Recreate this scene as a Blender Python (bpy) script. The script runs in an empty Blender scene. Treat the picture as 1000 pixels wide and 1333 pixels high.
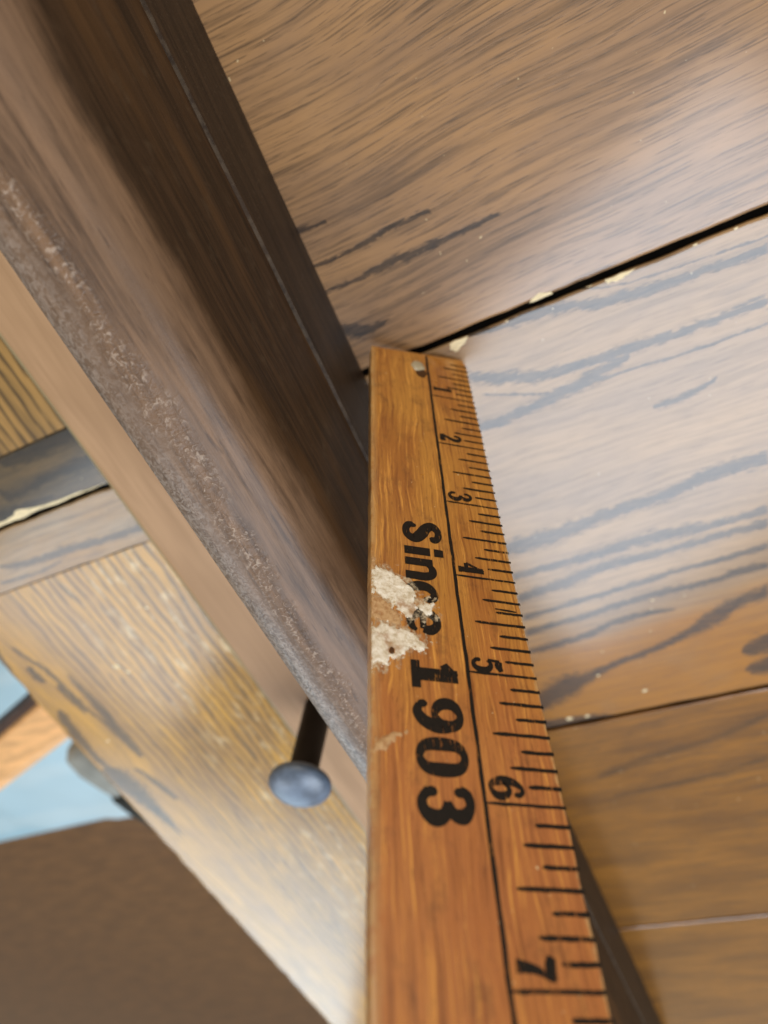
import bpy, bmesh, math, random
from mathutils import Vector, Matrix, noise
random.seed(7)
S = 0.0254                                   # everything below is laid out in inches
scene = bpy.context.scene

# ------------------------------------------------------------------ camera
AX = ((0.91090145, -0.30067874, -0.28257892),
      (-0.40152767, -0.80367411, -0.43918498),
      (-0.09504777, 0.51351749, -0.85279875))
CAM = Vector((1.77184245, 1.64212888, 8.13570181))
cd = bpy.data.cameras.new("camera"); cam = bpy.data.objects.new("camera", cd)
scene.collection.objects.link(cam); scene.camera = cam
cam.matrix_world = Matrix(((AX[0][0], -AX[0][1], -AX[0][2], CAM.x*S),
                           (AX[1][0], -AX[1][1], -AX[1][2], CAM.y*S),
                           (AX[2][0], -AX[2][1], -AX[2][2], CAM.z*S), (0, 0, 0, 1)))
cd.sensor_fit = 'HORIZONTAL'; cd.sensor_width = 36; cd.lens = 27.54
cd.clip_start = 0.005; cd.clip_end = 50
cd.dof.use_dof = True; cd.dof.focus_distance = 5.3*S; cd.dof.aperture_fstop = 12.5

# ------------------------------------------------------------------ light (indoors, daylight from windows, plus an added fill)
w = bpy.data.worlds.new("World"); scene.world = w; w.use_nodes = True
bg = w.node_tree.nodes['Background']
bg.inputs[0].default_value = (1.0, 0.80, 0.58, 1); bg.inputs[1].default_value = 0.42
def area_lamp(name, direction, dist, sx, sy, power, col):
    l = bpy.data.lights.new(name, 'AREA'); l.shape = 'RECTANGLE'; l.size = sx*S; l.size_y = sy*S
    l.energy = power; l.color = col
    o = bpy.data.objects.new(name, l); scene.collection.objects.link(o)
    d = Vector(direction).normalized(); o.location = d*dist*S
    o.rotation_euler = (-d).to_track_quat('-Z', 'Y').to_euler()
    return o
area_lamp("window_light_above", (0.22, -0.45, 0.95), 75, 58, 44, 40.0, (0.78, 0.88, 1.0))
area_lamp("window_light_left", (-1.0, -0.50, 1.0), 80, 30, 30, 7.5, (0.80, 0.90, 1.0))
area_lamp("window_light_low", (-0.72, -0.80, 0.30), 80, 40, 30, 6.0, (0.60, 0.83, 1.0))

area_lamp("fill_light_behind", (0.38, 0.95, 0.40), 70, 50, 40, 15.0, (1.0, 0.90, 0.76))  # unseen warm fill added behind the camera to brighten the ruler

scene.view_settings.view_transform = 'Standard'; scene.view_settings.look = 'None'
scene.view_settings.exposure = 0; scene.view_settings.gamma = 1
scene.cycles.use_denoising = True

# ------------------------------------------------------------------ helpers
def lin(r, g, b):
    f = lambda c: (c/255/12.92) if c/255 <= .04045 else ((c/255+.055)/1.055)**2.4
    return (f(r), f(g), f(b), 1)
def link(o, parent=None, kind=None, label=None, cat=None, group=None):
    if o.name not in scene.collection.objects: scene.collection.objects.link(o)
    if parent is not None:
        o.parent = parent; o.matrix_parent_inverse = parent.matrix_basis.inverted()
    if kind: o['kind'] = kind
    if label: o['label'] = label
    if cat: o['category'] = cat
    if group: o['group'] = group
    return o
def empty(name, loc, **k):
    o = bpy.data.objects.new(name, None); o.location = Vector(loc)*S
    o.empty_display_size = .01
    return link(o, **k)
def mesh(name, vs, fs, mat, smooth=False, **k):
    me = bpy.data.meshes.new(name); me.from_pydata([tuple(Vector(v)*S) for v in vs], [], fs)
    me.materials.append(mat); me.update()
    if smooth:
        me.polygons.foreach_set('use_smooth', [True]*len(me.polygons))
    o = bpy.data.objects.new(name, me)
    return link(o, **k)

class NT:
    """small node-tree writer"""
    def __init__(s, name):
        s.m = bpy.data.materials.new(name); s.m.use_nodes = True; s.t = s.m.node_tree; s.N = s.t.nodes
        s.p = s.N['Principled BSDF']
        g = s.N.new('ShaderNodeNewGeometry')
        s.pos = s.vmath('SCALE', g.outputs['Position'], scale=1/S)
        sp = s.N.new('ShaderNodeSeparateXYZ'); s.l(s.pos, sp.inputs[0]); s.x, s.y, s.z = sp.outputs
    def l(s, a, b): s.t.links.new(a, b)
    def put(s, sock, v):
        if hasattr(v, 'is_output'): s.l(v, sock)
        else: sock.default_value = v
    def vmath(s, op, a, b=None, scale=None):
        n = s.N.new('ShaderNodeVectorMath'); n.operation = op; s.put(n.inputs[0], a)
        if b is not None: s.put(n.inputs[1], b)
        if scale is not None: n.inputs['Scale'].default_value = scale
        return n.outputs[0]
    def dot(s, a, v):
        n = s.N.new('ShaderNodeVectorMath'); n.operation = 'DOT_PRODUCT'; s.put(n.inputs[0], a); n.inputs[1].default_value = v
        return n.outputs['Value']
    def ma(s, op, a, b=0.0, c=0.0, clamp=False):
        n = s.N.new('ShaderNodeMath'); n.operation = op; n.use_clamp = clamp
        s.put(n.inputs[0], a); s.put(n.inputs[1], b); s.put(n.inputs[2], c); return n.outputs[0]
    def vec(s, x, y, z):
        n = s.N.new('ShaderNodeCombineXYZ')
        for i, v in enumerate((x, y, z)): s.put(n.inputs[i], v)
        return n.outputs[0]
    def noise(s, v, sc=1, det=4, rough=.55, dist=0):
        n = s.N.new('ShaderNodeTexNoise'); s.l(v, n.inputs['Vector']); n.inputs['Scale'].default_value = sc
        n.inputs['Detail'].default_value = det; n.inputs['Roughness'].default_value = rough
        n.inputs['Distortion'].default_value = dist; return n.outputs['Fac']
    def stretched(s, a, b, c, **k): return s.noise(s.vmath('MULTIPLY', s.pos, (a, b, c)), **k)
    def step(s, v, lo, hi, a=0.0, b=1.0):
        n = s.N.new('ShaderNodeMapRange'); n.interpolation_type = 'SMOOTHSTEP'; s.put(n.inputs['Value'], v)
        s.put(n.inputs['From Min'], lo); s.put(n.inputs['From Max'], hi)
        n.inputs['To Min'].default_value = a; n.inputs['To Max'].default_value = b; return n.outputs[0]
    def mix(s, f, a, b):
        n = s.N.new('ShaderNodeMix'); n.data_type = 'RGBA'; s.put(n.inputs[0], f); s.put(n.inputs[6], a); s.put(n.inputs[7], b)
        return n.outputs[2]
    def curve(s, v, pts, lo, hi):
        n = s.N.new('ShaderNodeFloatCurve'); c = n.mapping.curves[0]
        while len(c.points) > 2: c.points.remove(c.points[0])
        sc = hi-lo or 1
        P = [(p[0], (p[1]-lo)/sc) for p in pts]
        c.points[0].location = P[0]; c.points[1].location = P[-1]
        for q in P[1:-1]: c.points.new(*q)
        n.mapping.update(); s.put(n.inputs['Value'], v)
        return s.ma('MULTIPLY_ADD', n.outputs[0], sc, lo)
    def bump(s, h, strength, dist=0.01, normal=None):
        n = s.N.new('ShaderNodeBump'); n.inputs['Strength'].default_value = strength
        n.inputs['Distance'].default_value = dist*S; s.l(h, n.inputs['Height'])
        if normal is not None: s.l(normal, n.inputs['Normal'])
        return n.outputs[0]
    def out(s, col, rough=.5, normal=None, spec=.5, coat=0, coat_rough=.2):
        s.put(s.p.inputs['Base Color'], col); s.put(s.p.inputs['Roughness'], rough)
        s.put(s.p.inputs['Specular IOR Level'], spec); s.put(s.p.inputs['Coat Weight'], coat); s.put(s.p.inputs['Coat Roughness'], coat_rough)
        if normal is not None: s.l(normal, s.p.inputs['Normal'])
        return s.m

def grain_mask(t, along, across, streaks, wob=.06, soft=.7):
    """union of grain figures: each a curve across(along) with its own width"""
    a_noise = t.noise(t.vec(t.ma('MULTIPLY', along, 2.2), t.ma('MULTIPLY', across, 9), 0.0), det=5, rough=.65)
    b_noise = t.noise(t.vec(t.ma('MULTIPLY', along, 6), t.ma('MULTIPLY', across, 40), 3.0), det=3, rough=.6)
    fr = t.noise(t.vec(t.ma('MULTIPLY', along, 1.6), t.ma('MULTIPLY', across, 34), 6.0), det=5, rough=.7)
    fray = t.ma('MULTIPLY', t.ma('SUBTRACT', fr, .5), 1.9)
    wobble = t.ma('MULTIPLY', t.ma('SUBTRACT', a_noise, .5), wob*2)
    yy = t.ma('ADD', across, wobble)
    total = None
    for pts in streaks:
        x0, x1 = pts[0][0], pts[-1][0]
        u = t.ma('DIVIDE', t.ma('SUBTRACT', along, x0), x1-x0)
        P = [((p[0]-x0)/(x1-x0), p[1]) for p in pts]; W = [((p[0]-x0)/(x1-x0), p[2]) for p in pts]
        c = t.curve(u, P, min(p[1] for p in P), max(p[1] for p in P))
        wd = t.curve(u, W, 0, max(p[1] for p in W)*1.02)
        wd = t.ma('MULTIPLY', wd, t.step(b_noise, .3, .7, .5, 1.45))
        d = t.ma('DIVIDE', t.ma('ABSOLUTE', t.ma('SUBTRACT', yy, c)), t.ma('MAXIMUM', wd, .004))
        d = t.ma('ADD', d, fray)
        m = t.step(d, soft, 1.2, 1, 0)
        inside = t.ma('MULTIPLY', t.step(u, -.015, .01), t.step(u, .99, 1.015, 1, 0))
        m = t.ma('MULTIPLY', m, inside)
        total = m if total is None else t.ma('MAXIMUM', total, m)
    return total

def oak(name, base, base2, dark, streaks, axis=0, seed=0., rough=.36, spec=.25, pores=.5, warm=None, ribs=False, dark_amt=.95, coat=1.0, fig=.5, pale_glare=False):
    t = NT(name)
    al, ac = (t.x, t.y) if axis == 0 else (t.y, t.x)
    acs = t.ma('ADD', ac, seed)
    big = t.noise(t.vec(t.ma('MULTIPLY', al, .35), t.ma('MULTIPLY', acs, 1.3), seed), det=4, rough=.6)
    wv_ = t.noise(t.vec(t.ma('MULTIPLY', al, .22), t.ma('MULTIPLY', acs, .45), seed+2), det=1)
    warp = t.ma('MULTIPLY', t.ma('SUBTRACT', wv_, .5), .7)
    fine = t.noise(t.vec(t.ma('MULTIPLY', al, .38), t.ma('MULTIPLY', t.ma('ADD', acs, warp), 13), seed), det=6, rough=.72)
    pore = t.noise(t.vec(t.ma('MULTIPLY', al, 1.7), t.ma('MULTIPLY', t.ma('ADD', acs, warp), 46), seed), det=3, rough=.6)
    blot = t.noise(t.vec(t.ma('MULTIPLY', al, .8), t.ma('MULTIPLY', acs, .9), seed+5), det=3)
    col = t.mix(t.step(big, .35, .65), base, base2)
    if warm:   # (boundary value of y, colour): yellower where the window sheen ends, put into the colour
        f = t.step(t.ma('ADD', t.y, t.ma('MULTIPLY', t.ma('SUBTRACT', big, .5), 2.0)), warm[0]-.5, warm[0]+.7, 1, 0)
        col = t.mix(f, col, warm[1])
    col = t.mix(t.step(fine, .42, .68, 0, fig), col, dark)
    pm = t.step(pore, .55, .63)
    col = t.mix(t.ma('MULTIPLY', pm, pores*.95), col, dark)
    col = t.mix(t.step(blot, .5, .75, 0, .25), col, base2)
    h = t.ma('MULTIPLY_ADD', pm, -.6, t.ma('MULTIPLY', fine, .5))
    gm = None
    if ribs:
        jit = t.noise(t.vec(t.ma('MULTIPLY', al, .7), t.ma('MULTIPLY', ac, 2.0), 1.0), det=2)
        ph = t.ma('ADD', t.ma('MULTIPLY', ac, 2*math.pi/.205), t.ma('MULTIPLY', jit, 9))
        wv = t.ma('SINE', ph)
        brk = t.noise(t.vec(t.ma('MULTIPLY', al, 1.6), t.ma('MULTIPLY', ac, 7.0), 4.0), det=3)
        rm = t.ma('MULTIPLY', t.step(wv, .1, .95), t.step(brk, .28, .45))
        rm = t.ma('MULTIPLY', rm, t.step(ac, ribs[0], ribs[1]))
        col = t.mix(t.ma('MULTIPLY', rm, ribs[2]), col, dark)
        h = t.ma('MULTIPLY_ADD', rm, -.35, h)
    if streaks:
        gm = grain_mask(t, al, ac, streaks)
        tex = t.noise(t.vec(t.ma('MULTIPLY', al, 3), t.ma('MULTIPLY', ac, 30), 7.0), det=4, rough=.7)
        gmv = t.ma('MULTIPLY', gm, t.step(tex, .30, .66, dark_amt, dark_amt*.72))
        col = t.mix(gmv, col, dark)
        h = t.ma('MULTIPLY_ADD', gm, -.5, h)
    if pale_glare:  # whitish glare near the rail, put into the colour as broken patches
        wn = t.noise(t.vec(t.ma('MULTIPLY', al, 1.3), t.ma('MULTIPLY', ac, 3.5), 2.0), det=6, rough=.75)
        col = t.mix(t.ma('MULTIPLY', t.step(wn, .52, .68, 0, .75), t.step(ac, -8.2, -6.4)), col, lin(204, 182, 138))
    spk = t.stretched(9, 9, 9, det=2)
    col = t.mix(t.step(spk, .735, .76, 0, .6), col, lin(225, 205, 160))
    n = t.bump(h, .2, .010)
    r = t.ma('ADD', rough, t.ma('MULTIPLY', t.ma('SUBTRACT', fine, .5), .25))
    return t.out(col, r, n, spec, coat, .17)

# grain figures of the floor boards: (along, across, half width) in inches
MID = [
  [(1.197,-1.251,0.020), (1.720,-1.462,0.020), (2.273,-1.615,0.020), (2.789,-1.651,0.020), (3.175,-1.662,0.020), (3.827,-1.699,0.020), (4.419,-1.701,0.020), (4.987,-1.702,0.020) ],
  [(1.389,-0.213,0.012), (1.742,-0.292,0.012), (2.593,-0.344,0.012), (3.191,-0.500,0.012), (3.816,-0.578,0.012), (4.494,-0.618,0.012), (5.152,-0.642,0.012) ],
  [ (1.189,-0.353,0.020), (1.542,-0.432,0.041), (2.393,-0.484,0.075), (2.991,-0.640,0.070), (3.616,-0.718,0.079), (4.294,-0.758,0.058), (4.952,-0.782,0.056) ],
  [ (1.097,-0.951,0.066), (1.620,-1.162,0.101), (2.173,-1.315,0.089), (2.689,-1.351,0.071), (3.075,-1.362,0.082), (3.727,-1.399,0.069), (4.319,-1.401,0.062), (4.887,-1.402,0.071) ],
  [ (0.897,-1.682,0.061), (1.279,-1.729,0.084), (1.687,-1.701,0.083), (2.401,-1.620,0.103), (2.867,-1.515,0.089), (3.184,-1.462,0.022) ],
  [ (3.318,-2.312,0.005), (3.625,-2.314,0.059), (3.984,-2.256,0.042), (4.189,-2.188,0.005) ],
  [ (0.562,-3.926,0.141), (1.209,-3.920,0.169), (1.563,-3.908,0.152), (2.408,-3.809,0.117), (3.147,-3.780,0.114), (4.004,-3.647,0.123), (4.650,-3.670,0.134) ],
  [ (0.622,-4.486,0.082), (1.831,-4.502,0.095), (2.666,-4.470,0.116), (3.217,-4.518,0.122), (4.008,-4.555,0.075), (4.559,-4.541,0.088) ],
  [ (0.564,-4.976,0.077), (1.426,-4.893,0.117), (2.184,-4.793,0.113), (3.001,-4.813,0.071), (3.629,-4.792,0.077), (4.533,-4.794,0.090) ],
  [ (0.524,-5.422,0.063), (1.617,-5.363,0.061), (2.494,-5.307,0.067), (3.325,-5.253,0.057), (3.915,-5.256,0.064), (4.489,-5.215,0.071) ],
  [ (0.457,-5.781,0.074), (1.757,-5.701,0.071), (2.852,-5.622,0.077), (3.463,-5.651,0.059), (4.064,-5.600,0.074), (4.447,-5.608,0.049) ],
  [ (0.392,-6.233,0.068), (1.417,-6.165,0.085), (2.037,-6.018,0.073), (2.529,-6.004,0.054), (2.973,-6.050,0.009) ],
  [ (0.124,-7.647,0.224), (0.736,-7.330,0.325), (1.157,-7.208,0.167), (1.823,-6.991,0.080), (2.538,-6.832,0.087), (3.003,-6.683,0.094), (3.552,-6.430,0.202), (3.986,-6.228,0.124), (4.391,-6.148,0.156) ],
  [ (3.831,-7.382,0.013), (4.185,-7.309,0.234), (4.521,-7.199,0.202) ],
  [ (3.836,-7.855,0.021), (4.212,-7.859,0.216), (4.585,-7.826,0.213) ],
  [ (-0.044,-8.225,0.164), (0.485,-8.269,0.139), (1.155,-8.290,0.068), (1.521,-8.358,0.011) ],
]
TOP = [
  [ (-0.542,1.229,0.022), (-0.270,1.217,0.026), (0.236,1.192,0.026), (0.630,1.219,0.043), (0.953,1.233,0.038), (1.355,1.208,0.033) ],
  [ (-0.563,0.857,0.019), (-0.243,0.862,0.023), (0.267,0.856,0.036), (0.771,0.855,0.063), (1.070,0.856,0.044), (1.718,0.856,0.034), (2.121,0.849,0.030) ],
  [ (-0.338,0.411,0.069), (-0.197,0.286,0.110), (0.057,0.203,0.070), (0.378,0.225,0.010) ],
  [ (-0.355,1.681,0.042), (-0.147,1.649,0.033), (0.116,1.622,0.033) ],
]
LOW = [
  [ (0.726,-10.097,0.079), (1.877,-9.784,0.126), (3.079,-9.533,0.096), (4.077,-9.154,0.091) ],
  [ (0.880,-10.824,0.056), (2.150,-10.770,0.081), (3.947,-10.394,0.100) ],
]
DARKP = [
  [ (-6.551,0.573,0.083), (-5.920,0.509,0.129), (-5.314,0.536,0.127), (-4.748,0.540,0.090) ],
  [ (-6.986,0.114,0.166), (-6.566,-0.013,0.076), (-5.986,0.050,0.074), (-5.140,0.059,0.109), (-4.803,0.076,0.071) ],
  [ (-7.332,-0.251,0.120), (-6.786,-0.255,0.078), (-6.092,-0.272,0.013) ],
]
SHEEN = [
  [ (-8.160,-1.124,0.052), (-7.306,-1.246,0.074), (-6.587,-1.272,0.087), (-5.736,-1.321,0.064), (-4.909,-1.354,0.098) ],
  [ (-8.417,-1.395,0.046), (-7.703,-1.476,0.038), (-6.903,-1.429,0.007) ],
]
RIB = [
  [ (-5.570,-8.948,0.035), (-4.537,-9.106,0.067), (-3.695,-9.150,0.087), (-3.267,-9.312,0.076), (-2.816,-9.438,0.032) ],
  [ (-3.854,-10.153,0.091), (-3.186,-9.982,0.110), (-2.643,-9.818,0.086) ],
  [ (-3.891,-9.430,0.066), (-3.675,-9.502,0.121), (-3.389,-9.508,0.065) ],
  [ (-4.967,-9.196,0.046), (-4.403,-9.212,0.101), (-4.044,-9.257,0.066) ],
  [ (-6.622,-8.854,0.036), (-5.652,-8.857,0.161), (-4.891,-8.785,0.112), (-3.857,-8.797,0.033) ],
  [ (-6.911,-9.872,0.099), (-6.380,-9.969,0.110), (-5.333,-9.901,0.165), (-4.698,-9.727,0.092) ],
  [ (-9.716,-9.749,0.01), (-8.016,-9.805,0.267), (-7.215,-9.869,0.374), (-6.734,-9.968,0.148) ],
  [ (-8.243,-8.982,0.076), (-7.458,-9.121,0.099), (-6.932,-9.286,0.049) ],
]

# ------------------------------------------------------------------ floor materials
TAN, TAN2, DARK = lin(158, 124, 82), lin(158, 116, 74), lin(34, 32, 34)
GOLD = lin(158, 104, 28)
m_top = oak('oak_top_board', lin(162, 124, 84), lin(144, 112, 82), lin(32, 28, 28), TOP, seed=3.3)
m_mid = oak('oak_middle_board', TAN, lin(140, 110, 76), DARK, MID, seed=0.0, fig=.32, pores=.35, warm=(-6.3, GOLD))
m_low = oak('oak_low_board', lin(142, 92, 20), lin(114, 72, 14), lin(36, 24, 10), LOW, seed=8.1, dark_amt=.5)
m_dark = oak('oak_dark_board', lin(66, 56, 40), lin(104, 82, 48), lin(20, 22, 24), DARKP, seed=1.7, dark_amt=.85)
m_sheen = oak('oak_grey_board', lin(150, 126, 94), lin(150, 112, 60), lin(60, 56, 54), SHEEN, seed=5.2)
m_rib = oak('oak_ribbed_board', lin(188, 138, 34), lin(160, 118, 52), lin(46, 34, 20), RIB, axis=1, seed=2.0, ribs=(-9.2, -8.2, .7), pores=.25, pale_glare=True)
m_rib2 = oak('oak_ribbed_board_far', lin(160, 122, 66), lin(136, 104, 56), lin(58, 44, 26), None, axis=1, seed=6.0, ribs=(-11, -10, .8), pores=.25)
def plain(name, col, rough=.6, spec=.4, var=.15, sc=(3, 3, 3), bmp=.15):
    t = NT(name); n = t.stretched(*sc, det=5, rough=.65)
    c2 = tuple(min(1, c*(1+var*2)) for c in col[:3])+(1,); c1 = tuple(c*(1-var*2) for c in col[:3])+(1,)
    return t.out(t.mix(t.step(n, .3, .7), c1, c2), rough, t.bump(n, bmp, .02), spec)
m_sub = plain('dark_subfloor', (.006, .005, .004, 1), .95, .05)
m_chip = plain('bare_splintered_wood', lin(222, 206, 168), .8, .2, .08, (6, 30, 6))

floor = empty('landing_floor', (0, 0, 0), kind='structure')
def plank(axis, u0, u1, v0, v1, mat, n=110, thick=.74, jit=.022, seed=0, vfun=None, name='plank', rnd=.028):
    """board along an axis; long edges eased and slightly uneven"""
    vs, fs = [], []
    for i in range(n+1):
        u = u0+(u1-u0)*i/n
        a = v0+jit*(noise.noise(Vector((u*1.7, seed, 0)))+.4*noise.noise(Vector((u*6, seed, 5)))); b = v1+jit*(noise.noise(Vector((u*1.7, seed+9, 0)))+.4*noise.noise(Vector((u*6, seed+9, 5))))
        if vfun: a += vfun(u)
        prof = [(a, -thick), (a, -rnd*1.4), (a+rnd*.25, -rnd*.45), (a+rnd*1.2, 0)]
        for j in range(1, 6): prof.append((a+(b-a)*j/6, 0))
        prof += [(b-rnd*1.2, 0), (b-rnd*.25, -rnd*.45), (b, -rnd*1.4), (b, -thick)]
        m = len(prof)
        for p, z in prof: vs.append((u, p, z) if axis == 0 else (p, u, z))
    for i in range(n):
        for j in range(m):
            k = (j+1) % m; q = (i*m+j, i*m+k, (i+1)*m+k, (i+1)*m+j)
            fs.append(q if axis == 1 else q[::-1])
    fs.append(tuple(range(m)) if axis == 0 else tuple(range(m))[::-1]); e = tuple(n*m+j for j in range(m)); fs.append(e[::-1] if axis == 0 else e)
    o = mesh(name, vs, fs, mat, parent=floor)
    bm = bmesh.new(); bm.from_mesh(o.data); bmesh.ops.recalc_face_normals(bm, faces=bm.faces); bm.to_mesh(o.data); bm.free()
    return o
XR = 14
p_top = plank(0, -2.9, XR, -.292, 7.66, m_top, seed=1)
plank(0, -2.9, XR, 7.74, 15.6, m_low, seed=11)
p_mid = plank(0, -2.9, XR, -8.345, -.388, m_mid, seed=2)
p_low = plank(0, -2.9, XR, -16.40, -8.455, m_low, seed=3)
plank(0, -2.9, XR, -24.4, -16.48, m_low, seed=4)
p_dk = plank(0, -10.0, -2.96, -.415, .655, m_dark, seed=5)
p_sh = plank(0, -10.05, -2.96, -1.64, -.495, m_sheen, seed=6)
p_rb = plank(1, -26, -1.65, -9.885, -2.96, m_rib, seed=7, vfun=lambda u: .061*u, rnd=.09, jit=.05, n=120)
plank(1, .665, 15, -10.0, -2.96, m_rib2, seed=8)
def box(name, x0, x1, y0, y1, z0, z1, mat, **k):
    vs = [(x, y, z) for x in (x0, x1) for y in (y0, y1) for z in (z0, z1)]
    fs = [(0, 1, 3, 2), (4, 6, 7, 5), (0, 4, 5, 1), (2, 3, 7, 6), (0, 2, 6, 4), (1, 5, 7, 3)]
    return mesh(name, vs, fs, mat, **k)
box('subfloor', -9.6, XR-.1, -26, 15, -1.1, -.745, m_sub, parent=floor)

m_gap_shade = plain('black_gap_shade', (.003, .0025, .002, 1), 1, .0)  # near-black fill standing in for the shade inside the board gaps
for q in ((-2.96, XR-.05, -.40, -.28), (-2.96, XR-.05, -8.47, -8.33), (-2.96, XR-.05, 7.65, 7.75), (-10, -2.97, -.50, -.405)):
    box('gap_shade', q[0], q[1], q[2]+.004, q[3]-.004, -.5, -.055, m_gap_shade, parent=floor)

def chip(name, outline, z, parent, mat=None, h=.012, jag=.025, seed=0):
    """thin splinter following an uneven outline on a surface"""
    P = []
    n = len(outline)
    for i in range(n):
        a, b = Vector(outline[i]), Vector(outline[(i+1) % n])
        for k in range(4):
            q = a.lerp(b, k/4); q += Vector((random.uniform(-1, 1), random.uniform(-1, 1)))*jag*(1 if k else .4); P.append(q)
    c = sum(P, Vector((0, 0)))/len(P); m = len(P)
    vs = [(p.x, p.y, z-.004) for p in P]+[(c.x+(p.x-c.x)*.8, c.y+(p.y-c.y)*.8, z+h*random.uniform(.5, 1.1)) for p in P]+[(c.x, c.y, z+h)]
    fs = [(i, (i+1) % m, m+(i+1) % m, m+i) for i in range(m)]+[(m+i, m+(i+1) % m, 2*m) for i in range(m)]
    return mesh(name, vs, fs, mat or m_chip, parent=parent)
chip('edge_chip', [(2.16, -.30), (2.47, -.305), (2.45, -.27), (2.32, -.225), (2.2, -.25)], .001, p_top, h=.003, jag=.01)
chip('edge_chip', [(3.1, -.385), (3.10, -.45), (3.25, -.47), (3.40, -.44), (3.50, -.40)], .001, p_mid, h=.003, jag=.012)
chip('edge_chip', [(2.86, -.385), (2.96, -.385), (2.93, -.40)], .001, p_mid, h=.003, jag=.006)
chip('edge_chip', [(1.0, -.40), (1.28, -.40), (1.22, -.47), (1.05, -.55), (.98, -.50)], .001, p_mid, h=.003, jag=.012)
chip('edge_chip', [(-7.9, -.43), (-7.1, -.415), (-6.4, -.41), (-5.6, -.412), (-5.0, -.412), (-5.6, -.375), (-6.1, -.37), (-6.6, -.33), (-6.95, -.25), (-7.2, -.33), (-7.9, -.36)], .001, p_dk, h=.003, jag=.02)
rnd_ = random.Random(3)
for k in range(16):
    x = rnd_.uniform(-.2, 9); up = rnd_.random() < .4; y = -.27 if up else -.405; w_ = rnd_.uniform(.02, .07)
    if 1.9 < x < 3.7: continue
    s_ = 1 if up else -1
    chip('edge_chip', [(x, y-.01*s_), (x+w_, y-.01*s_), (x+w_*.7, y+.018*s_), (x+w_*.2, y+.014*s_)], .001, p_top if up else p_mid, h=.002, jag=.005)
for sx, sy, r in ((-7.6, -4.0, .10), (-7.45, -4.2, .06), (-6.0, -2.9, .06), (-9.3, -5.9, .06), (2.66, -5.75, .035), (2.1, -7.85, .06), (.6, -8.2, .08), (.95, -8.22, .06), (1.4, -7.2, .04)):
    chip('pale_fleck', [(sx+r*math.cos(t)*random.uniform(.6, 1.2), sy+r*math.sin(t)*random.uniform(.4, .9)) for t in (0, 1.2, 2.4, 3.6, 4.9)], .001,
         p_rb if sx < 0 else p_mid, h=.003, jag=.015)

# ------------------------------------------------------------------ rail (dark brown board on edge with a lower board and a pale base board)
rail = empty('wooden_rail', (-.8, 0, 0), label='dark brown upright wooden rail with rounded worn top, running diagonally beside the ruler', cat='rail')
def sweep(name, prof, y0, y1, n, mat, parent, jit=0, smooth=True, seed=0, close=True):
    vs, fs = [], []; m = len(prof)
    for i in range(n+1):
        y = y0+(y1-y0)*i/n
        for j, (x, z) in enumerate(prof):
            d = jit*noise.noise(Vector((x*2+seed, y*1.3, z*2))) if jit else 0
            vs.append((x+d, y, z+d))
    for i in range(n):
        for j in range(m if close else m-1):
            k = (j+1) % m; fs.append((i*m+j, i*m+k, (i+1)*m+k, (i+1)*m+j))
    fs += [tuple(range(m))[::-1], tuple(n*m+j for j in range(m))]
    o = mesh(name, vs, fs, mat, parent=parent)
    bm = bmesh.new(); bm.from_mesh(o.data); bmesh.ops.recalc_face_normals(bm, faces=bm.faces)
    if smooth:
        for f in bm.faces: f.smooth = len(f.verts) == 4
        for e in bm.edges:
            if len(e.link_faces) == 2 and e.calc_face_angle(0) > .6: e.smooth = False
    bm.to_mesh(o.data); bm.free()
    return o
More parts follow.
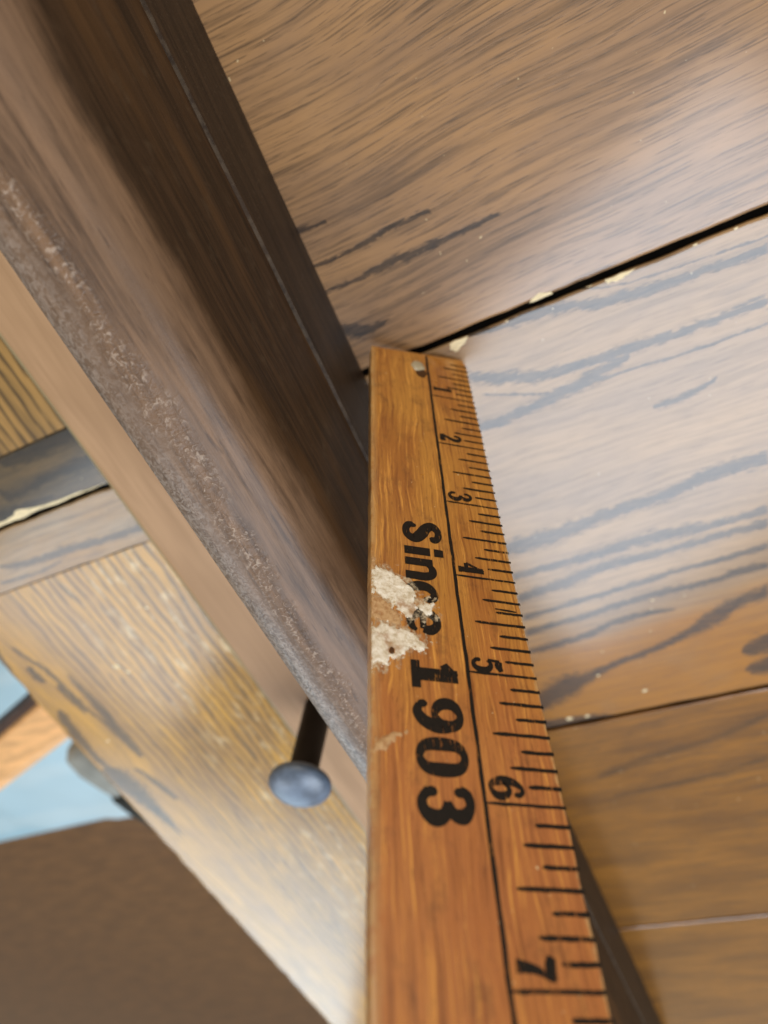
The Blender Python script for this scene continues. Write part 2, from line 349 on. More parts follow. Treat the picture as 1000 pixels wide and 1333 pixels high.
def rail_mat():
    t = NT('worn_dark_rail_wood')
    g = t.stretched(11, .7, 11, det=6, rough=.75)
    big = t.stretched(1.4, .22, 1.4, det=3)
    blot = t.stretched(2.2, .9, 2.2, det=4)
    # side: near-black brown, its shade put into the colour, lighter worn streak; top: lighter brown, worn
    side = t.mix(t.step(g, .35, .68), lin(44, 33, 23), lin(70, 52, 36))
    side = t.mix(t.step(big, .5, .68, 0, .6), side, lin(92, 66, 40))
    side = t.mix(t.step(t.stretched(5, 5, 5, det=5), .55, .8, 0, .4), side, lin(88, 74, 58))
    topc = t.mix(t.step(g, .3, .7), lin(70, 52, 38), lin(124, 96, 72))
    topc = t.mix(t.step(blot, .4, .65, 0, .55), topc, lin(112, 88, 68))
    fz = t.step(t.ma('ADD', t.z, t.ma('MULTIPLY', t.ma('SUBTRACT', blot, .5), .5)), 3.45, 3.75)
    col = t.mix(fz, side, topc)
    # crackled grey finish toward the left edge
    ed = t.ma('ADD', t.x, t.ma('MULTIPLY', t.ma('SUBTRACT', t.stretched(2, 1.2, 2, det=4), .5), .45))
    em = t.ma('MULTIPLY', t.step(ed, -1.34, -.88, 1, 0), t.step(t.y, -4.5, 2.5, 1, .45))
    wrinkle = t.noise(t.pos, sc=19, det=3, rough=.6, dist=1.2)
    wr2 = t.noise(t.vmath('MULTIPLY', t.pos, (1, .6, 1)), sc=34, det=2, rough=.6)
    grey = t.mix(t.step(wrinkle, .36, .66), lin(54, 46, 42), lin(162, 154, 146))
    col = t.mix(t.ma('MULTIPLY', em, .8), col, grey)
    # a row of little flaking bumps where the two meet
    rowm = t.ma('MULTIPLY', t.step(ed, -1.05, -.95), t.step(ed, -.88, -.76, 1, 0))
    col = t.mix(t.ma('MULTIPLY', rowm, t.step(wrinkle, .52, .68, 0, .45)), col, lin(186, 168, 150))
    sk = t.noise(t.vmath('MULTIPLY', t.pos, (22, 3, 22)), sc=1, det=3)
    col = t.mix(t.step(sk, .60, .72, 0, .45), col, lin(48, 34, 26))
    hh = t.ma('MULTIPLY', wrinkle, t.ma('MULTIPLY_ADD', t.ma('MAXIMUM', em, rowm), 1.0, .12))
    hh = t.ma('MULTIPLY_ADD', sk, -.18, hh)
    hh = t.ma('MULTIPLY_ADD', t.ma('MULTIPLY', wr2, em), .4, hh)
    nn = t.bump(hh, .6, .018)
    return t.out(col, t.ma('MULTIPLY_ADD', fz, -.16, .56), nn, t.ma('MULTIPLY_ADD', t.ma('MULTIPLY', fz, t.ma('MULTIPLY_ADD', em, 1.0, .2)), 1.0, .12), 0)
m_rail = rail_mat()
prof = [(-.30, 1.6), (-.30, 3.40)]
for k in range(1, 9):
    a = math.radians(90*k/8); prof.append((-.30-.42*(1-math.cos(a)), 3.40+.50*math.sin(a)))
prof += [(-.85, 3.97), (-1.0, 4.0), (-1.13, 3.985), (-1.25, 3.94), (-1.34, 3.87), (-1.41, 3.77), (-1.45, 3.62), (-1.46, 3.4), (-1.46, 1.6)]
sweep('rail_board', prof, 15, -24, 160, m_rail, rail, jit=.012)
def low_mat():
    t = NT('dark_lower_rail_wood'); g = t.stretched(9, .6, 9, det=5, rough=.7); f = t.stretched(24, 24, 24, det=3)
    c = t.mix(t.step(g, .3, .7), lin(34, 26, 20), lin(60, 46, 34))
    edge = t.ma('MULTIPLY', t.step(t.z, 1.555, 1.60), t.step(t.stretched(8, 8, 8, det=4), .38, .6))  # broken pale line, an edge highlight painted into the colour
    c = t.mix(t.ma('MULTIPLY', edge, .12), c, lin(150, 132, 108))
    c = t.mix(t.step(f, .6, .75, 0, .4), c, lin(96, 84, 70))
    return t.out(c, .5, t.bump(f, .2, .01), .15)
sweep('lower_board', [(-.27, .002), (-.255, 1.54), (-.262, 1.585), (-.29, 1.598), (-1.36, 1.598), (-1.36, .5), (-1.36, .002)], 15, -24, 120, low_mat(), rail, jit=.006)
def base_mat():
    t = NT('light_base_board_wood'); g = t.stretched(8, .4, 8, det=5, rough=.6); b = t.stretched(1, .3, 1, det=3)
    c = t.mix(t.step(g, .3, .7), lin(156, 122, 88), lin(174, 138, 102)); c = t.mix(t.step(b, .4, .65, 0, .6), c, lin(146, 112, 78))
    ed = t.step(t.ma('ADD', t.x, t.ma('MULTIPLY', g, .1)), -4.60, -4.50, 1, 0)
    c = t.mix(t.ma('MULTIPLY', ed, .75), c, lin(138, 136, 102))
    return t.out(c, .5, t.bump(g, .15, .01), .4)
sweep('base_board', [(-1.37, .003), (-1.37, .5), (-4.50, .5), (-4.56, .49), (-4.66, .43), (-4.72, .32), (-4.74, .003)], 15, -24, 100, base_mat(), rail, jit=.02)

# ------------------------------------------------------------------ round-headed pin behind the rail
pin = empty('round_headed_bolt', (-3.7, -5.86, .5), label='dark upright bolt with a domed blue-grey head, standing behind the rail', cat='bolt')
def lathe(name, prof, cx, cy, mat, parent, n=40):
    vs, fs = [], []
    for r, z in prof:
        for i in range(n):
            a = 2*math.pi*i/n; vs.append((cx+r*math.cos(a), cy+r*math.sin(a), z))
    for j in range(len(prof)-1):
        for i in range(n):
            k = (i+1) % n; fs.append((j*n+i, j*n+k, (j+1)*n+k, (j+1)*n+i))
    fs += [tuple(range(n))[::-1], tuple((len(prof)-1)*n+i for i in range(n))]
    return mesh(name, vs, fs, mat, smooth=True, parent=parent)
m_head = plain('blue_grey_enamel', lin(92, 106, 124), .36, .6, .14, (3, 3, 3), .15)
m_shank = plain('black_iron', lin(22, 16, 14), .6, .3)
HX, HY, HZ = -3.72, -5.86, 2.12
lathe('shank', [(.27, .5), (.26, HZ-.2), (.28, HZ-.1), (.3, HZ-.05)], HX, HY, m_shank, pin)
hp = [(.16, HZ-.12), (.44, HZ-.09), (.53, HZ-.02), (.545, HZ+.05)]
for k in range(1, 9):
    a = math.radians(88*k/8); hp.append((.54*math.cos(a), HZ+.05+.22*math.sin(a)))
lathe('head', hp, HX, HY, m_head, pin)

# ------------------------------------------------------------------ ruler
KS = .961
RO = CAM*(1-KS)
RA = Vector((0.79629148, -0.5838918, -0.15808304)); RS = Vector((0.00745197, -0.2518433, 0.96773933)); RN = RS.cross(RA)
if RN.dot(Vector((.6, .77, .2))) < 0: RN = -RN
def rp(a, s, h=0.0): return RO+(RA*a+RS*s+RN*h)*KS
ruler = empty('wooden_ruler', rp(.7, 0, -.08), label='varnished orange wooden ruler leaning upright with black printed inch marks and Since 1903', cat='ruler')
def ruler_mat():
    t = NT('varnished_ruler_wood')
    q = t.vmath('SUBTRACT', t.pos, tuple(RO))
    a = t.ma('DIVIDE', t.dot(q, tuple(RA)), KS); s = t.ma('DIVIDE', t.dot(q, tuple(RS)), KS)
    big = t.noise(t.vec(t.ma('MULTIPLY', a, 2.2), t.ma('MULTIPLY', s, .55), 1.0), det=3)
    wa = t.ma('ADD', a, t.ma('MULTIPLY', big, .22))
    g = t.noise(t.vec(t.ma('MULTIPLY', wa, 34), t.ma('MULTIPLY', s, .9), 0.0), det=5, rough=.7)
    po = t.noise(t.vec(t.ma('MULTIPLY', wa, 60), t.ma('MULTIPLY', s, 5.5), 2.0), det=3, rough=.6)
    gl = t.noise(t.vec(t.ma('MULTIPLY', wa, 38), t.ma('MULTIPLY', s, 9), 6.0), det=3, rough=.6)
    c = t.mix(t.step(big, .32, .68), lin(190, 134, 56), lin(166, 106, 42))
    near = t.step(t.ma('ADD', s, t.ma('MULTIPLY', big, 2)), 4.6, 7.4)
    c = t.mix(t.ma('MULTIPLY', near, .6), c, lin(186, 114, 66))
    c = t.mix(t.step(g, .48, .68, 0, .75), c, lin(120, 66, 24))
    c = t.mix(t.step(g, .34, .46, .75, 0), c, lin(232, 168, 78))
    c = t.mix(t.step(po, .58, .72, 0, .55), c, lin(92, 42, 14))
    c = t.mix(t.step(gl, .64, .78, 0, .4), c, lin(232, 178, 92))
    dirt = t.noise(t.vec(t.ma('MULTIPLY', a, 4), t.ma('MULTIPLY', s, 2.6), 9.0), det=5, rough=.7)
    c = t.mix(t.step(dirt, .52, .70, 0, .42), c, lin(84, 50, 20))
    # pale rubbed edges
    dd = t.noise(t.vec(t.ma('MULTIPLY', a, 9), t.ma('MULTIPLY', s, 7), 4.0), det=5, rough=.75)
    el = t.step(t.ma('ADD', a, t.ma('MULTIPLY', t.ma('SUBTRACT', dd, .5), .22)), .0, .10, 1, 0)
    er = t.step(t.ma('ADD', a, t.ma('MULTIPLY', t.ma('SUBTRACT', dd, .5), .10)), 1.345, 1.385)
    c = t.mix(t.ma('MULTIPLY', t.ma('MAXIMUM', el, er), t.step(dd, .42, .6, .25, .85)), c, lin(200, 166, 112))
    # fine scratches and specks
    sp = t.noise(t.vec(t.ma('MULTIPLY', a, 26), t.ma('MULTIPLY', s, 20), 3.0), det=1)
    c = t.mix(t.step(sp, .775, .80, 0, .9), c, lin(240, 222, 178))
    h = t.ma('MULTIPLY_ADD', po, -.5, t.ma('MULTIPLY', g, -.5))
    r = t.ma('MULTIPLY_ADD', dirt, .35, .16)
    return t.out(c, r, t.bump(h, .35, .008), .55, .35, .15)
m_rul = ruler_mat()
def build_stick():
    W, T, L = 1.383, .15, 12.0
    ss = [0, .008, .03, .07, .13]+[.13+(L-.13)*i/150 for i in range(1, 151)]
    vs, fs = [], []
    for s in ss:
        e = max(0, 1-s/.07); cut = .05*e*e; rc = .10*max(0, 1-s/.18)**2
        nl = .010*noise.noise(Vector((s*2.3, 1, 0)))+.006*noise.noise(Vector((s*9, 1, 0))); nr = .008*noise.noise(Vector((s*2.7, 5, 0)))+.006*noise.noise(Vector((s*11, 5, 0)))
        l, r = nl+cut*.25, W+nr-cut*.4-rc*.7
        b = .018; d = -cut*.3
        for a, h in ((l, -b*1.4), (l+b*.3, -b*.4), (l+b*1.2, d), (l+.3, d), (l+.7, d), (r-.3, d), (r-b*1.2, d), (r-b*.3, -b*.4), (r, -b*1.4), (r, -T+b), (r-b, -T), (l+.5, -T), (l+b, -T), (l, -T+b)):
            vs.append(rp(a, s-.10*a*max(0, 1-s/.5)/1.38, h))
    m = 14
    for i in range(len(ss)-1):
        for j in range(m):
            k = (j+1) % m; fs.append((i*m+j, i*m+k, (i+1)*m+k, (i+1)*m+j))
    fs += [tuple(range(m)), tuple((len(ss)-1)*m+j for j in range(m))]
    o = mesh('stick', vs, fs, m_rul, parent=ruler)
    bm = bmesh.new(); bm.from_mesh(o.data); bmesh.ops.recalc_face_normals(bm, faces=bm.faces); bm.to_mesh(o.data); bm.free()
build_stick()
def ink_mat():
    t = NT('worn_black_ink'); n = t.stretched(34, 34, 34, det=5, rough=.7)
    q = t.vmath('SUBTRACT', t.pos, tuple(RO)); a = t.dot(q, tuple(RA)); s = t.dot(q, tuple(RS))
    v = t.noise(t.vec(t.ma('MULTIPLY', a, 60), t.ma('MULTIPLY', s, 9), 5.0), det=4, rough=.65)
    g = t.noise(t.vec(t.ma('MULTIPLY', a, 3), t.ma('MULTIPLY', s, 2.5), 8.0), det=2)
    c = t.mix(t.step(n, .3, .7), lin(9, 7, 6), lin(24, 17, 12))
    m = t.out(c, .5, t.bump(n, .15, .005), .3)
    k = t.ma('ADD', t.ma('MULTIPLY', v, .6), t.ma('MULTIPLY', g, .4))
    t.put(t.p.inputs['Alpha'], t.step(k, .375, .44, .2, 1))
    return m
m_ink = ink_mat()
lift = [0]
def ribbon(pts, wds, closed=False, sub=6, smooth=True):
    """variable-width pen stroke on the ruler face, points as (s, a)"""
    n = len(pts); Q, Wd = [], []
    def cr(p0, p1, p2, p3, t): return .5*((2*p1)+(-p0+p2)*t+(2*p0-5*p1+4*p2-p3)*t*t+(-p0+3*p1-3*p2+p3)*t**3)
    segs = n if closed else n-1
    for i in range(segs):
        g = (lambda k: k % n) if closed else (lambda k: min(max(k, 0), n-1))
        for j in range(sub if smooth else 1):
            t = j/sub
            Q.append(tuple(cr(pts[g(i-1)][c], pts[g(i)][c], pts[g(i+1)][c], pts[g(i+2)][c], t) for c in (0, 1)))
            Wd.append(cr(wds[g(i-1)], wds[g(i)], wds[g(i+1)], wds[g(i+2)], t))
    if not closed: Q.append(pts[-1]); Wd.append(wds[-1])
    m = len(Q); V = []; lift[0] = (lift[0]+1) % 5; h = .0022+.0005*lift[0]
    for i in range(m):
        a = Q[i-1] if (closed or i) else Q[0]; b = Q[(i+1) % m] if (closed or i < m-1) else Q[-1]
        dx, dy = b[0]-a[0], b[1]-a[1]; L = math.hypot(dx, dy) or 1
        nx, ny = -dy/L*Wd[i]/2, dx/L*Wd[i]/2
        V.append(rp(Q[i][1]+ny, Q[i][0]+nx, h)); V.append(rp(Q[i][1]-ny, Q[i][0]-nx, h))
    F = [(2*i, 2*i+1, 2*((i+1) % m)+1, 2*((i+1) % m)) for i in range(m if closed else m-1)]
    return V, F
def disc(s, a, r, n=14):
    h = .0048; return [rp(a+r*math.sin(2*math.pi*i/n), s+r*.8*math.cos(2*math.pi*i/n), h) for i in range(n)], [tuple(range(n))]
def glyph(name, s0, s1, a0, a1, strokes, balls=()):
    vs, fs = [], []
    M = lambda p: (s0+(s1-s0)*p[0], a0+(a1-a0)*p[1])
    parts = []
    for st in strokes:
        pts, wd = st[0], (st[1] if name == 'numeral' else [w_*1.12 for w_ in st[1]]); closed = len(st) > 2 and st[2] == 'o'; straight = len(st) > 2 and st[2] == 'l'
        parts.append(ribbon([M(p) for p in pts], wd, closed, smooth=not straight))
    for (x, y, r) in balls:
        q = M((x, y)); parts.append(disc(q[0], q[1], r))
    for V, F in parts:
        o = len(vs); vs += V; fs += [tuple(i+o for i in f) for f in F]
    return mesh(name, vs, fs, m_ink, parent=ruler)
B = .085
LET = [
 ('letter', 3.37, 3.65, .315, .705, [([(.80, .70), (.83, .80), (.66, .90), (.38, .90), (.17, .76), (.30, .60), (.60, .47), (.83, .30), (.70, .12), (.42, .08), (.20, .16), (.16, .28)],
                                      [.04, .07, .065, .07, .095, .10, .11, .10, .075, .065, .07, .05])], ((.22, .26, .036), (.78, .76, .036))),
 ('letter', 3.70, 3.83, .32, .70, [([(.5, 0), (.5, .66)], [.088, .088], 'l'), ([(.5, .76), (.5, 1.0)], [.088, .08], 'l')]),
 ('letter', 3.86, 4.11, .32, .70, [([(.17, 0), (.17, .70)], [.08, .08], 'l'), ([(.2, .50), (.42, .665), (.70, .66), (.83, .50), (.83, .25), (.83, 0)], [.03, .06, .075, .085, .085, .085])]),
 ('letter', 4.43, 4.69, .32, .70, [([(.22, .34), (.80, .34)], [.05, .05], 'l'), ([(.80, .34), (.84, .50), (.66, .645), (.40, .65), (.18, .50), (.16, .30), (.26, .12), (.50, .05), (.74, .08), (.88, .18)],
                                      [.07, .085, .07, .065, .085, .095, .085, .065, .055, .03])]),
 ('letter', 4.15, 4.38, .32, .70, [([(.82, .46), (.72, .62), (.46, .66), (.20, .52), (.15, .32), (.26, .12), (.52, .05), (.74, .09), (.88, .20)],
                                      [.05, .07, .065, .085, .095, .085, .065, .055, .03])], ((.78, .49, .036),)),
 ('number', 4.94, 5.19, .325, .705, [([(.5, .04), (.5, .99)], [.10, .10], 'l'), ([(.02, .085), (.98, .085)], [.065, .065], 'l'), ([(.10, .70), (.32, .80), (.50, .97)], [.06, .075, .05])]),
 ('number', 5.26, 5.53, .325, .705, [([(.50, .94), (.23, .84), (.15, .67), (.25, .50), (.50, .42), (.74, .52), (.82, .68), (.74, .86)], [.05, .075, .085, .075, .05, .07, .08, .07], 'o'),
                                       ([(.82, .68), (.84, .45), (.70, .20), (.45, .07), (.22, .12)], [.09, .095, .085, .07, .05])], ((.20, .18, .04),)),
 ('number', 5.575, 5.845, .325, .705, [([(.5, .94), (.22, .82), (.16, .5), (.22, .18), (.5, .06), (.78, .18), (.84, .5), (.78, .82)], [.05, .075, .09, .075, .05, .075, .09, .075], 'o')]),
 ('number', 5.89, 6.16, .325, .705, [([(.16, .78), (.28, .91), (.55, .94), (.78, .80), (.72, .62), (.45, .53)], [.06, .065, .06, .09, .075, .045]),
                                       ([(.45, .53), (.74, .46), (.84, .28), (.68, .10), (.42, .06), (.18, .20)], [.045, .08, .10, .075, .06, .06])], ((.22, .77, .042), (.22, .24, .044))),
]
for g in LET: glyph(*g)
t1, t2 = .026, .014
SM = {
 '1': ([([(.55, .02), (.55, .98)], [.034, .034], 'l'), ([(.1, .03), (1.0, .03)], [.016, .016], 'l'), ([(.15, .78), (.55, .95)], [.014, .02], 'l')], ()),
 '2': ([([(.15, .72), (.25, .92), (.55, .97), (.85, .82), (.80, .62), (.45, .32), (.10, .06)], [.02, .02, .024, .036, .034, .024, .022]), ([(.08, .06), (.5, .09), (.92, .05), (.97, .24)], [.03, .036, .03, .014])], ((.22, .74, .020),)),
 '3': ([([(.15, .80), (.35, .96), (.65, .96), (.85, .78), (.70, .60), (.42, .53)], [.016, .018, .02, .032, .026, .014]), ([(.42, .53), (.78, .46), (.92, .27), (.72, .07), (.40, .03), (.12, .18)], [.014, .028, .036, .026, .018, .018])], ((.20, .77, .020), (.18, .22, .022))),
 '4': ([([(.72, .0), (.72, .98)], [.036, .036], 'l'), ([(.72, .98), (.04, .30)], [.012, .016], 'l'), ([(.04, .29), (1.0, .29)], [.022, .022], 'l'), ([(.42, .02), (1.02, .02)], [.016, .016], 'l')], ()),
 '5': ([([(.22, .95), (.55, .90), (.90, .98)], [.03, .036, .02]), ([(.22, .96), (.18, .55)], [.012, .012], 'l'), ([(.18, .54), (.48, .64), (.80, .53), (.90, .32), (.72, .08), (.40, .03), (.14, .18)], [.014, .02, .03, .036, .026, .018, .018])], ((.20, .20, .024),)),
 '6': ([([(.85, .80), (.68, .95), (.42, .93), (.18, .70), (.12, .38), (.28, .08), (.55, .03), (.82, .15), (.88, .34), (.72, .53), (.48, .56), (.22, .42)], [.018, .018, .02, .032, .038, .026, .018, .03, .034, .024, .018, .012])], ((.80, .78, .022),)),
 '7': ([([(.08, .96), (.5, .88), (.95, .96)], [.03, .04, .014]), ([(.93, .94), (.55, .50), (.42, .02)], [.014, .024, .04])], ()),
}
SM['8'] = ([([(.5, .53), (.20, .66), (.22, .88), (.5, .97), (.78, .88), (.80, .66)], [.016, .028, .026, .016, .026, .028], 'o'), ([(.5, .53), (.14, .40), (.14, .14), (.5, .03), (.86, .14), (.86, .40)], [.016, .032, .03, .016, .03, .032], 'o')], ())
SM['9'] = ([([(1-x, 1-y) for x, y in SM['6'][0][0][0]], SM['6'][0][0][1])], ((.20, .22, .022),))
for v, s0, s1 in ((1, .775, .865), (2, 1.805, 1.925), (3, 2.825, 2.955), (4, 3.83, 3.95), (5, 4.85, 4.985), (6, 5.825, 5.965), (7, 6.83, 6.96), (8, 7.83, 7.96), (9, 8.83, 8.96)):
    st, bl = SM[str(v)]; st = [(q[0], [w_*1.6+.006 for w_ in q[1]])+tuple(q[2:]) for q in st]; glyph('numeral', s0, s1, .845, 1.09, st, bl)
# dividing line and inch marks
def tick(s, a0, wd, seed):
    n = 9; pts = [(s+.004*noise.noise(Vector((seed*3.1, i*.7, 0))), a0+(1.386-a0)*i/n) for i in range(n+1)]
    ww = [wd*(1+.35*noise.noise(Vector((seed, i*1.3, 4)))) for i in range(n+1)]; ww[0] *= .45
    V, F = ribbon(pts, ww, sub=1, smooth=True)
    mesh('tick_mark', V, F, m_ink, parent=ruler)
n = 150
V, F = ribbon([(.02+(11.9)*i/n, .792+.006*noise.noise(Vector((i*.35, 0, 0)))) for i in range(n+1)], [.031*(1+.25*noise.noise(Vector((i*.5, 2, 0)))) for i in range(n+1)], sub=1)
mesh('printed_line', V, F, m_ink, parent=ruler)
for i in range(1, 96):
    k = i % 8; a0 = .80 if k == 0 else .925 if k == 4 else 1.02 if k % 2 == 0 else 1.13
    tick(i/8*1.0+(.0 if k else .0), a0+.012*noise.noise(Vector((i*1.9, 3, 1))), .027 if k else .022, i)
# second strike of one mark, as printed
V, F = ribbon([(4.335, 1.13), (4.34, 1.24), (4.345, 1.33)], [.012, .02, .012]); mesh('tick_mark', V, F, m_ink, parent=ruler)

def crust_mat(name, c1, c2, alpha_lo=None):
    t = NT(name); n = t.stretched(22, 22, 22, det=5, rough=.7); b = t.stretched(6, 6, 6, det=4)
    c = t.mix(t.step(n, .3, .62), c1, c2); c = t.mix(t.step(b, .54, .68, 0, .75), c, lin(170, 128, 84))
    m = t.out(c, .75, t.bump(n, .6, .02), .3)
    return m
m_crust = crust_mat('dried_white_plaster', lin(206, 194, 168), lin(246, 242, 230))
m_crust2 = crust_mat('thin_beige_residue', lin(168, 122, 78), lin(206, 172, 128))
def film_mat():
    t = NT('smeared_plaster_film'); n = t.stretched(14, 14, 14, det=6, rough=.8)
    m = t.out(lin(222, 206, 176), .8, None, .2); t.put(t.p.inputs['Alpha'], t.step(n, .42, .66, 0, .75)); return m
m_film = film_mat()
def crust(outline, mat, seed, hmax=.016, rag=.085, holes=()):
    """lumpy patch with a torn outline on the ruler face; outline as (a, s)"""
    n = len(outline); st = .009
    a0 = min(p[0] for p in outline)-.05; a1 = max(p[0] for p in outline)+.05; s0 = min(p[1] for p in outline)-.05; s1 = max(p[1] for p in outline)+.05
    def sd(x, y):
        ins = False; d = 9
        for i in range(n):
            (x1, y1), (x2, y2) = outline[i], outline[(i+1) % n]
            if (y1 > y) != (y2 > y) and x < (x2-x1)*(y-y1)/(y2-y1)+x1: ins = not ins
            vx, vy = x2-x1, y2-y1; t = max(0, min(1, ((x-x1)*vx+(y-y1)*vy)/(vx*vx+vy*vy))); d = min(d, math.hypot(x-x1-t*vx, y-y1-t*vy))
        return d if ins else -d
    na, ns = int((a1-a0)/st), int((s1-s0)/st); H = {}
    for i in range(na+1):
        for j in range(ns+1):
            x, y = a0+i*st, s0+j*st
            d = sd(x, y)+rag*(noise.noise(Vector((x*11, y*9, seed)))*.7+noise.noise(Vector((x*30, y*24, seed)))*.45+noise.noise(Vector((x*70, y*60, seed)))*.2)
            for hx, hy, hr in holes: d = min(d, math.hypot(x-hx, y-hy)-hr)
            H[i, j] = d
    idx, vs, fs = {}, [], []
    def vid(i, j):
        if (i, j) not in idx:
            d = H[i, j]; x, y = a0+i*st, s0+j*st
            h = min(max(d, 0)*.5, hmax)*(.75+.7*noise.noise(Vector((x*16, y*16, seed+3)))+.35*noise.noise(Vector((x*45, y*45, seed)))) if d > 0 else -.004
            idx[i, j] = len(vs); vs.append(rp(max(x, .004), y, h+.006 if d > 0 else h))
        return idx[i, j]
    for i in range(na):
        for j in range(ns):
            if max(H[i, j], H[i+1, j], H[i+1, j+1], H[i, j+1]) > 0 and a0+i*st > -.004:
                fs.append((vid(i, j), vid(i+1, j), vid(i+1, j+1), vid(i, j+1)))
    return mesh('plaster_residue', vs, fs, mat, smooth=True, parent=ruler)
crust([(.0, 4.04), (.10, 4.03), (.20, 4.09), (.30, 4.15), (.37, 4.22), (.40, 4.31), (.42, 4.36), (.55, 4.37), (.56, 4.41), (.53, 4.47), (.40, 4.46), (.33, 4.52), (.25, 4.49), (.16, 4.40), (.0, 4.33)], m_crust, 1)
crust([(.0, 4.66), (.08, 4.62), (.22, 4.66), (.34, 4.73), (.45, 4.78), (.44, 4.82), (.33, 4.84), (.26, 4.91), (.10, 5.02), (.0, 5.03)], m_crust, 2, holes=((.17, 4.885, .03),))
crust([(.0, 4.36), (.15, 4.42), (.24, 4.52), (.22, 4.62), (.0, 4.62)], m_crust2, 3, hmax=.008, rag=.09)
crust([(.02, 5.64), (.10, 5.60), (.20, 5.55), (.27, 5.53), (.27, 5.56), (.18, 5.60), (.10, 5.68), (.02, 5.72)], m_crust2, 4, hmax=.010, rag=.05)
crust([(.0, 3.98), (.05, 3.9), (.08, 4.02), (.0, 4.04)], m_crust2, 5, hmax=.008)
crust([(.0, 4.0), (.2, 4.02), (.35, 4.12), (.44, 4.3), (.60, 4.36), (.56, 4.52), (.36, 4.6), (.30, 4.66), (.46, 4.74), (.50, 4.84), (.30, 4.94), (.12, 5.06), (.0, 5.08)], m_film, 8, hmax=.003, rag=.16)
# glassy nick of glue near the zero end, with its brown shadow painted as a dark patch beside it
m_glue = plain('pale_glue', lin(176, 166, 140), .2, .6, .1, (12, 12, 12), .4)
m_shade_speck = plain('brown_shade_and_speck', lin(72, 44, 16), .6, .3)  # dark brown for the painted glue shadow and the plaster speck
def blob(name, a, s, ra, rs, h, mat, seed):
    vs, fs = [rp(a, s, h)], []; n = 22
    for r in (.35, .7, .9, 1.0):
        for i in range(n):
            t = 2*math.pi*i/n; k = r*(1+.22*noise.noise(Vector((math.cos(t)*1.5, math.sin(t)*1.5, seed))))
            vs.append(rp(a+ra*k*math.cos(t), s+rs*k*math.sin(t), h*math.sqrt(max(0, 1-r*r))+.002+.15*h*noise.noise(Vector((i*.9, r*4, seed)))*(r < 1)))
    for i in range(n): fs.append((0, 1+i, 1+(i+1) % n))
    for q in range(3):
        for i in range(n): fs.append((1+q*n+i, 1+q*n+(i+1) % n, 1+(q+1)*n+(i+1) % n, 1+(q+1)*n+i)[::-1])
    return mesh(name, vs, fs, mat, smooth=True, parent=ruler)
blob('glue_shadow', .69, .50, .075, .12, .004, m_shade_speck, 4)
blob('dark_speck', .17, 4.885, .022, .03, .014, m_shade_speck, 6)
blob('glue_spot', .655, .335, .095, .12, .03, m_glue, 2)

# ------------------------------------------------------------------ what shows below the edge of the landing
def lf_mat():
    t = NT('pale_blue_lower_floor'); n = t.stretched(.03, .03, .03, det=2); v = t.stretched(.05, .3, .1, det=2)
    c = t.mix(t.step(n, .3, .7), lin(160, 198, 216), lin(192, 214, 224)); c = t.mix(t.step(v, .5, .62, 0, .3), c, lin(206, 222, 228))
    return t.out(c, .7, None, .3)
box('lower_floor', -130, 60, -130, 60, -20.5, -20, oak('brown_lower_floor', lin(120, 84, 50), lin(96, 66, 40), lin(50, 36, 24), None, seed=4, coat=.3), kind='structure')
def cloth():
    out = ((-60, 25), (-28, -8), (-37, -33), (-80, -34))
    vs, fs = [], []; nu, nv = 40, 40; A, B_, C_, D = [Vector(p).to_3d() for p in out]
    for i in range(nu+1):
        for j in range(nv+1):
            p = A.lerp(B_, i/nu).lerp(D.lerp(C_, i/nu), j/nv)
            z = -19.3+1.0*noise.noise(Vector((p.x*.12, p.y*.12, 0)))+.35*noise.noise(Vector((p.x*.4, p.y*.3, 2)))
            e = min(i, nu-i, j, nv-j)
            vs.append((p.x, p.y, z if e else -19.98))
    for i in range(nu):
        for j in range(nv): fs.append((i*(nv+1)+j, (i+1)*(nv+1)+j, (i+1)*(nv+1)+j+1, i*(nv+1)+j+1))
    o = mesh('blue_cloth', vs, fs, lf_mat(), smooth=True, kind=None, label='pale blue rumpled cloth lying far below the landing edge, out of focus', cat='cloth')
    bm = bmesh.new(); bm.from_mesh(o.data); bmesh.ops.recalc_face_normals(bm, faces=bm.faces)
    if sum(f.normal.z for f in bm.faces) < 0: bmesh.ops.reverse_faces(bm, faces=bm.faces)
    bm.to_mesh(o.data); bm.free()
cloth()
bar = empty('wooden_crossbar', (-24, -10.8, -6), label='blurred orange wooden bar crossing below the landing edge, lower left', cat='bar')
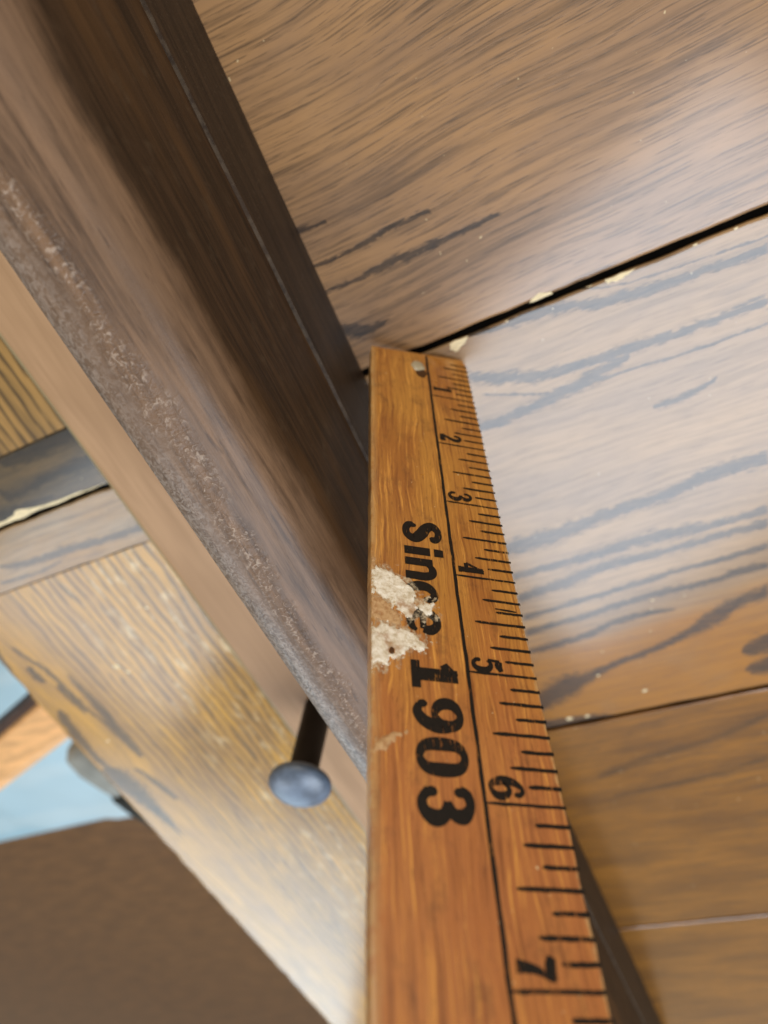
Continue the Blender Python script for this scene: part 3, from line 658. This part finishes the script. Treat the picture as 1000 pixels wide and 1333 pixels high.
def bar_mesh():
    d = Vector((.945, .327, 0)); sd = Vector((-.327, .945, 0)); c = Vector((-21.3, -10.75, -6.6)); vs, fs = [], []
    prof = [(1.0, -.9), (1.0, .35), (.85, .5), (-.6, .5), (-.9, .38), (-1.0, .1), (-1.0, -.9)]; n = 24
    for i in range(n+1):
        for u, z in prof: vs.append(c+d*(-26+36*i/n)+sd*u+Vector((0, 0, z+.04*noise.noise(Vector((i*.4, u, z))))))
    m = len(prof)
    for i in range(n):
        for j in range(m): fs.append((i*m+j, i*m+(j+1) % m, (i+1)*m+(j+1) % m, (i+1)*m+j))
    fs += [tuple(range(m)), tuple(n*m+j for j in range(m))[::-1]]
    mesh('bar_stock', vs, fs, plain('orange_bar_wood', lin(216, 164, 106), .45, .4, .12, (.6, 3, 1)), parent=bar)
    # darker brown strip fixed along its far side
    vs2 = [c+d*t_+sd*u+Vector((0, 0, z)) for t_ in (-26, 10) for u, z in ((1.003, -.9), (1.003, .45), (1.33, .45), (1.33, -.9))]
    mesh('dark_strip', vs2, [(0, 1, 2, 3), (7, 6, 5, 4), (0, 4, 5, 1), (1, 5, 6, 2), (2, 6, 7, 3), (3, 7, 4, 0)], plain('dark_strip_wood', lin(62, 40, 26), .6, .3), parent=bar)
bar_mesh()
roll = empty('padded_roll', (-19.1, -13.2, -7), label='blurred grey and black padded roll tucked under the landing edge, bottom left', cat='roll')
def tube_mesh(name, pts, rad, mat, parent, n=18):
    vs, fs = [], []
    for i, p in enumerate(pts):
        p = Vector(p); d = (Vector(pts[min(i+1, len(pts)-1)])-Vector(pts[max(i-1, 0)])).normalized()
        u = d.cross(Vector((0, 0, 1))).normalized(); v = u.cross(d)
        for k in range(n):
            a = 2*math.pi*k/n; vs.append(p+(u*math.cos(a)+v*math.sin(a))*rad[i]*(1+.05*noise.noise(Vector((i, math.cos(a), math.sin(a))))))
    for i in range(len(pts)-1):
        for k in range(n): fs.append((i*n+k, i*n+(k+1) % n, (i+1)*n+(k+1) % n, (i+1)*n+k))
    fs += [tuple(range(n))[::-1], tuple((len(pts)-1)*n+k for k in range(n))]
    return mesh(name, vs, fs, mat, smooth=True, parent=parent)
rr = lambda k: (-19.25+.12*k, -11.35-.55*k, -6.4)
tube_mesh('padding', [rr(k) for k in (0, .15, .6, 2, 4, 5)], [.3, .6, .85, 1.0, .95, .9], plain('grey_padding', lin(138, 140, 134), .8, .2, .1, (1, 1, 1)), roll)
tube_mesh('black_end', [rr(k) for k in (5.02, 5.3, 7, 9, 9.6, 9.8)], [.97, 1.05, 1.05, 1.0, .8, .4], plain('black_padding', lin(34, 36, 32), .7, .2), roll)
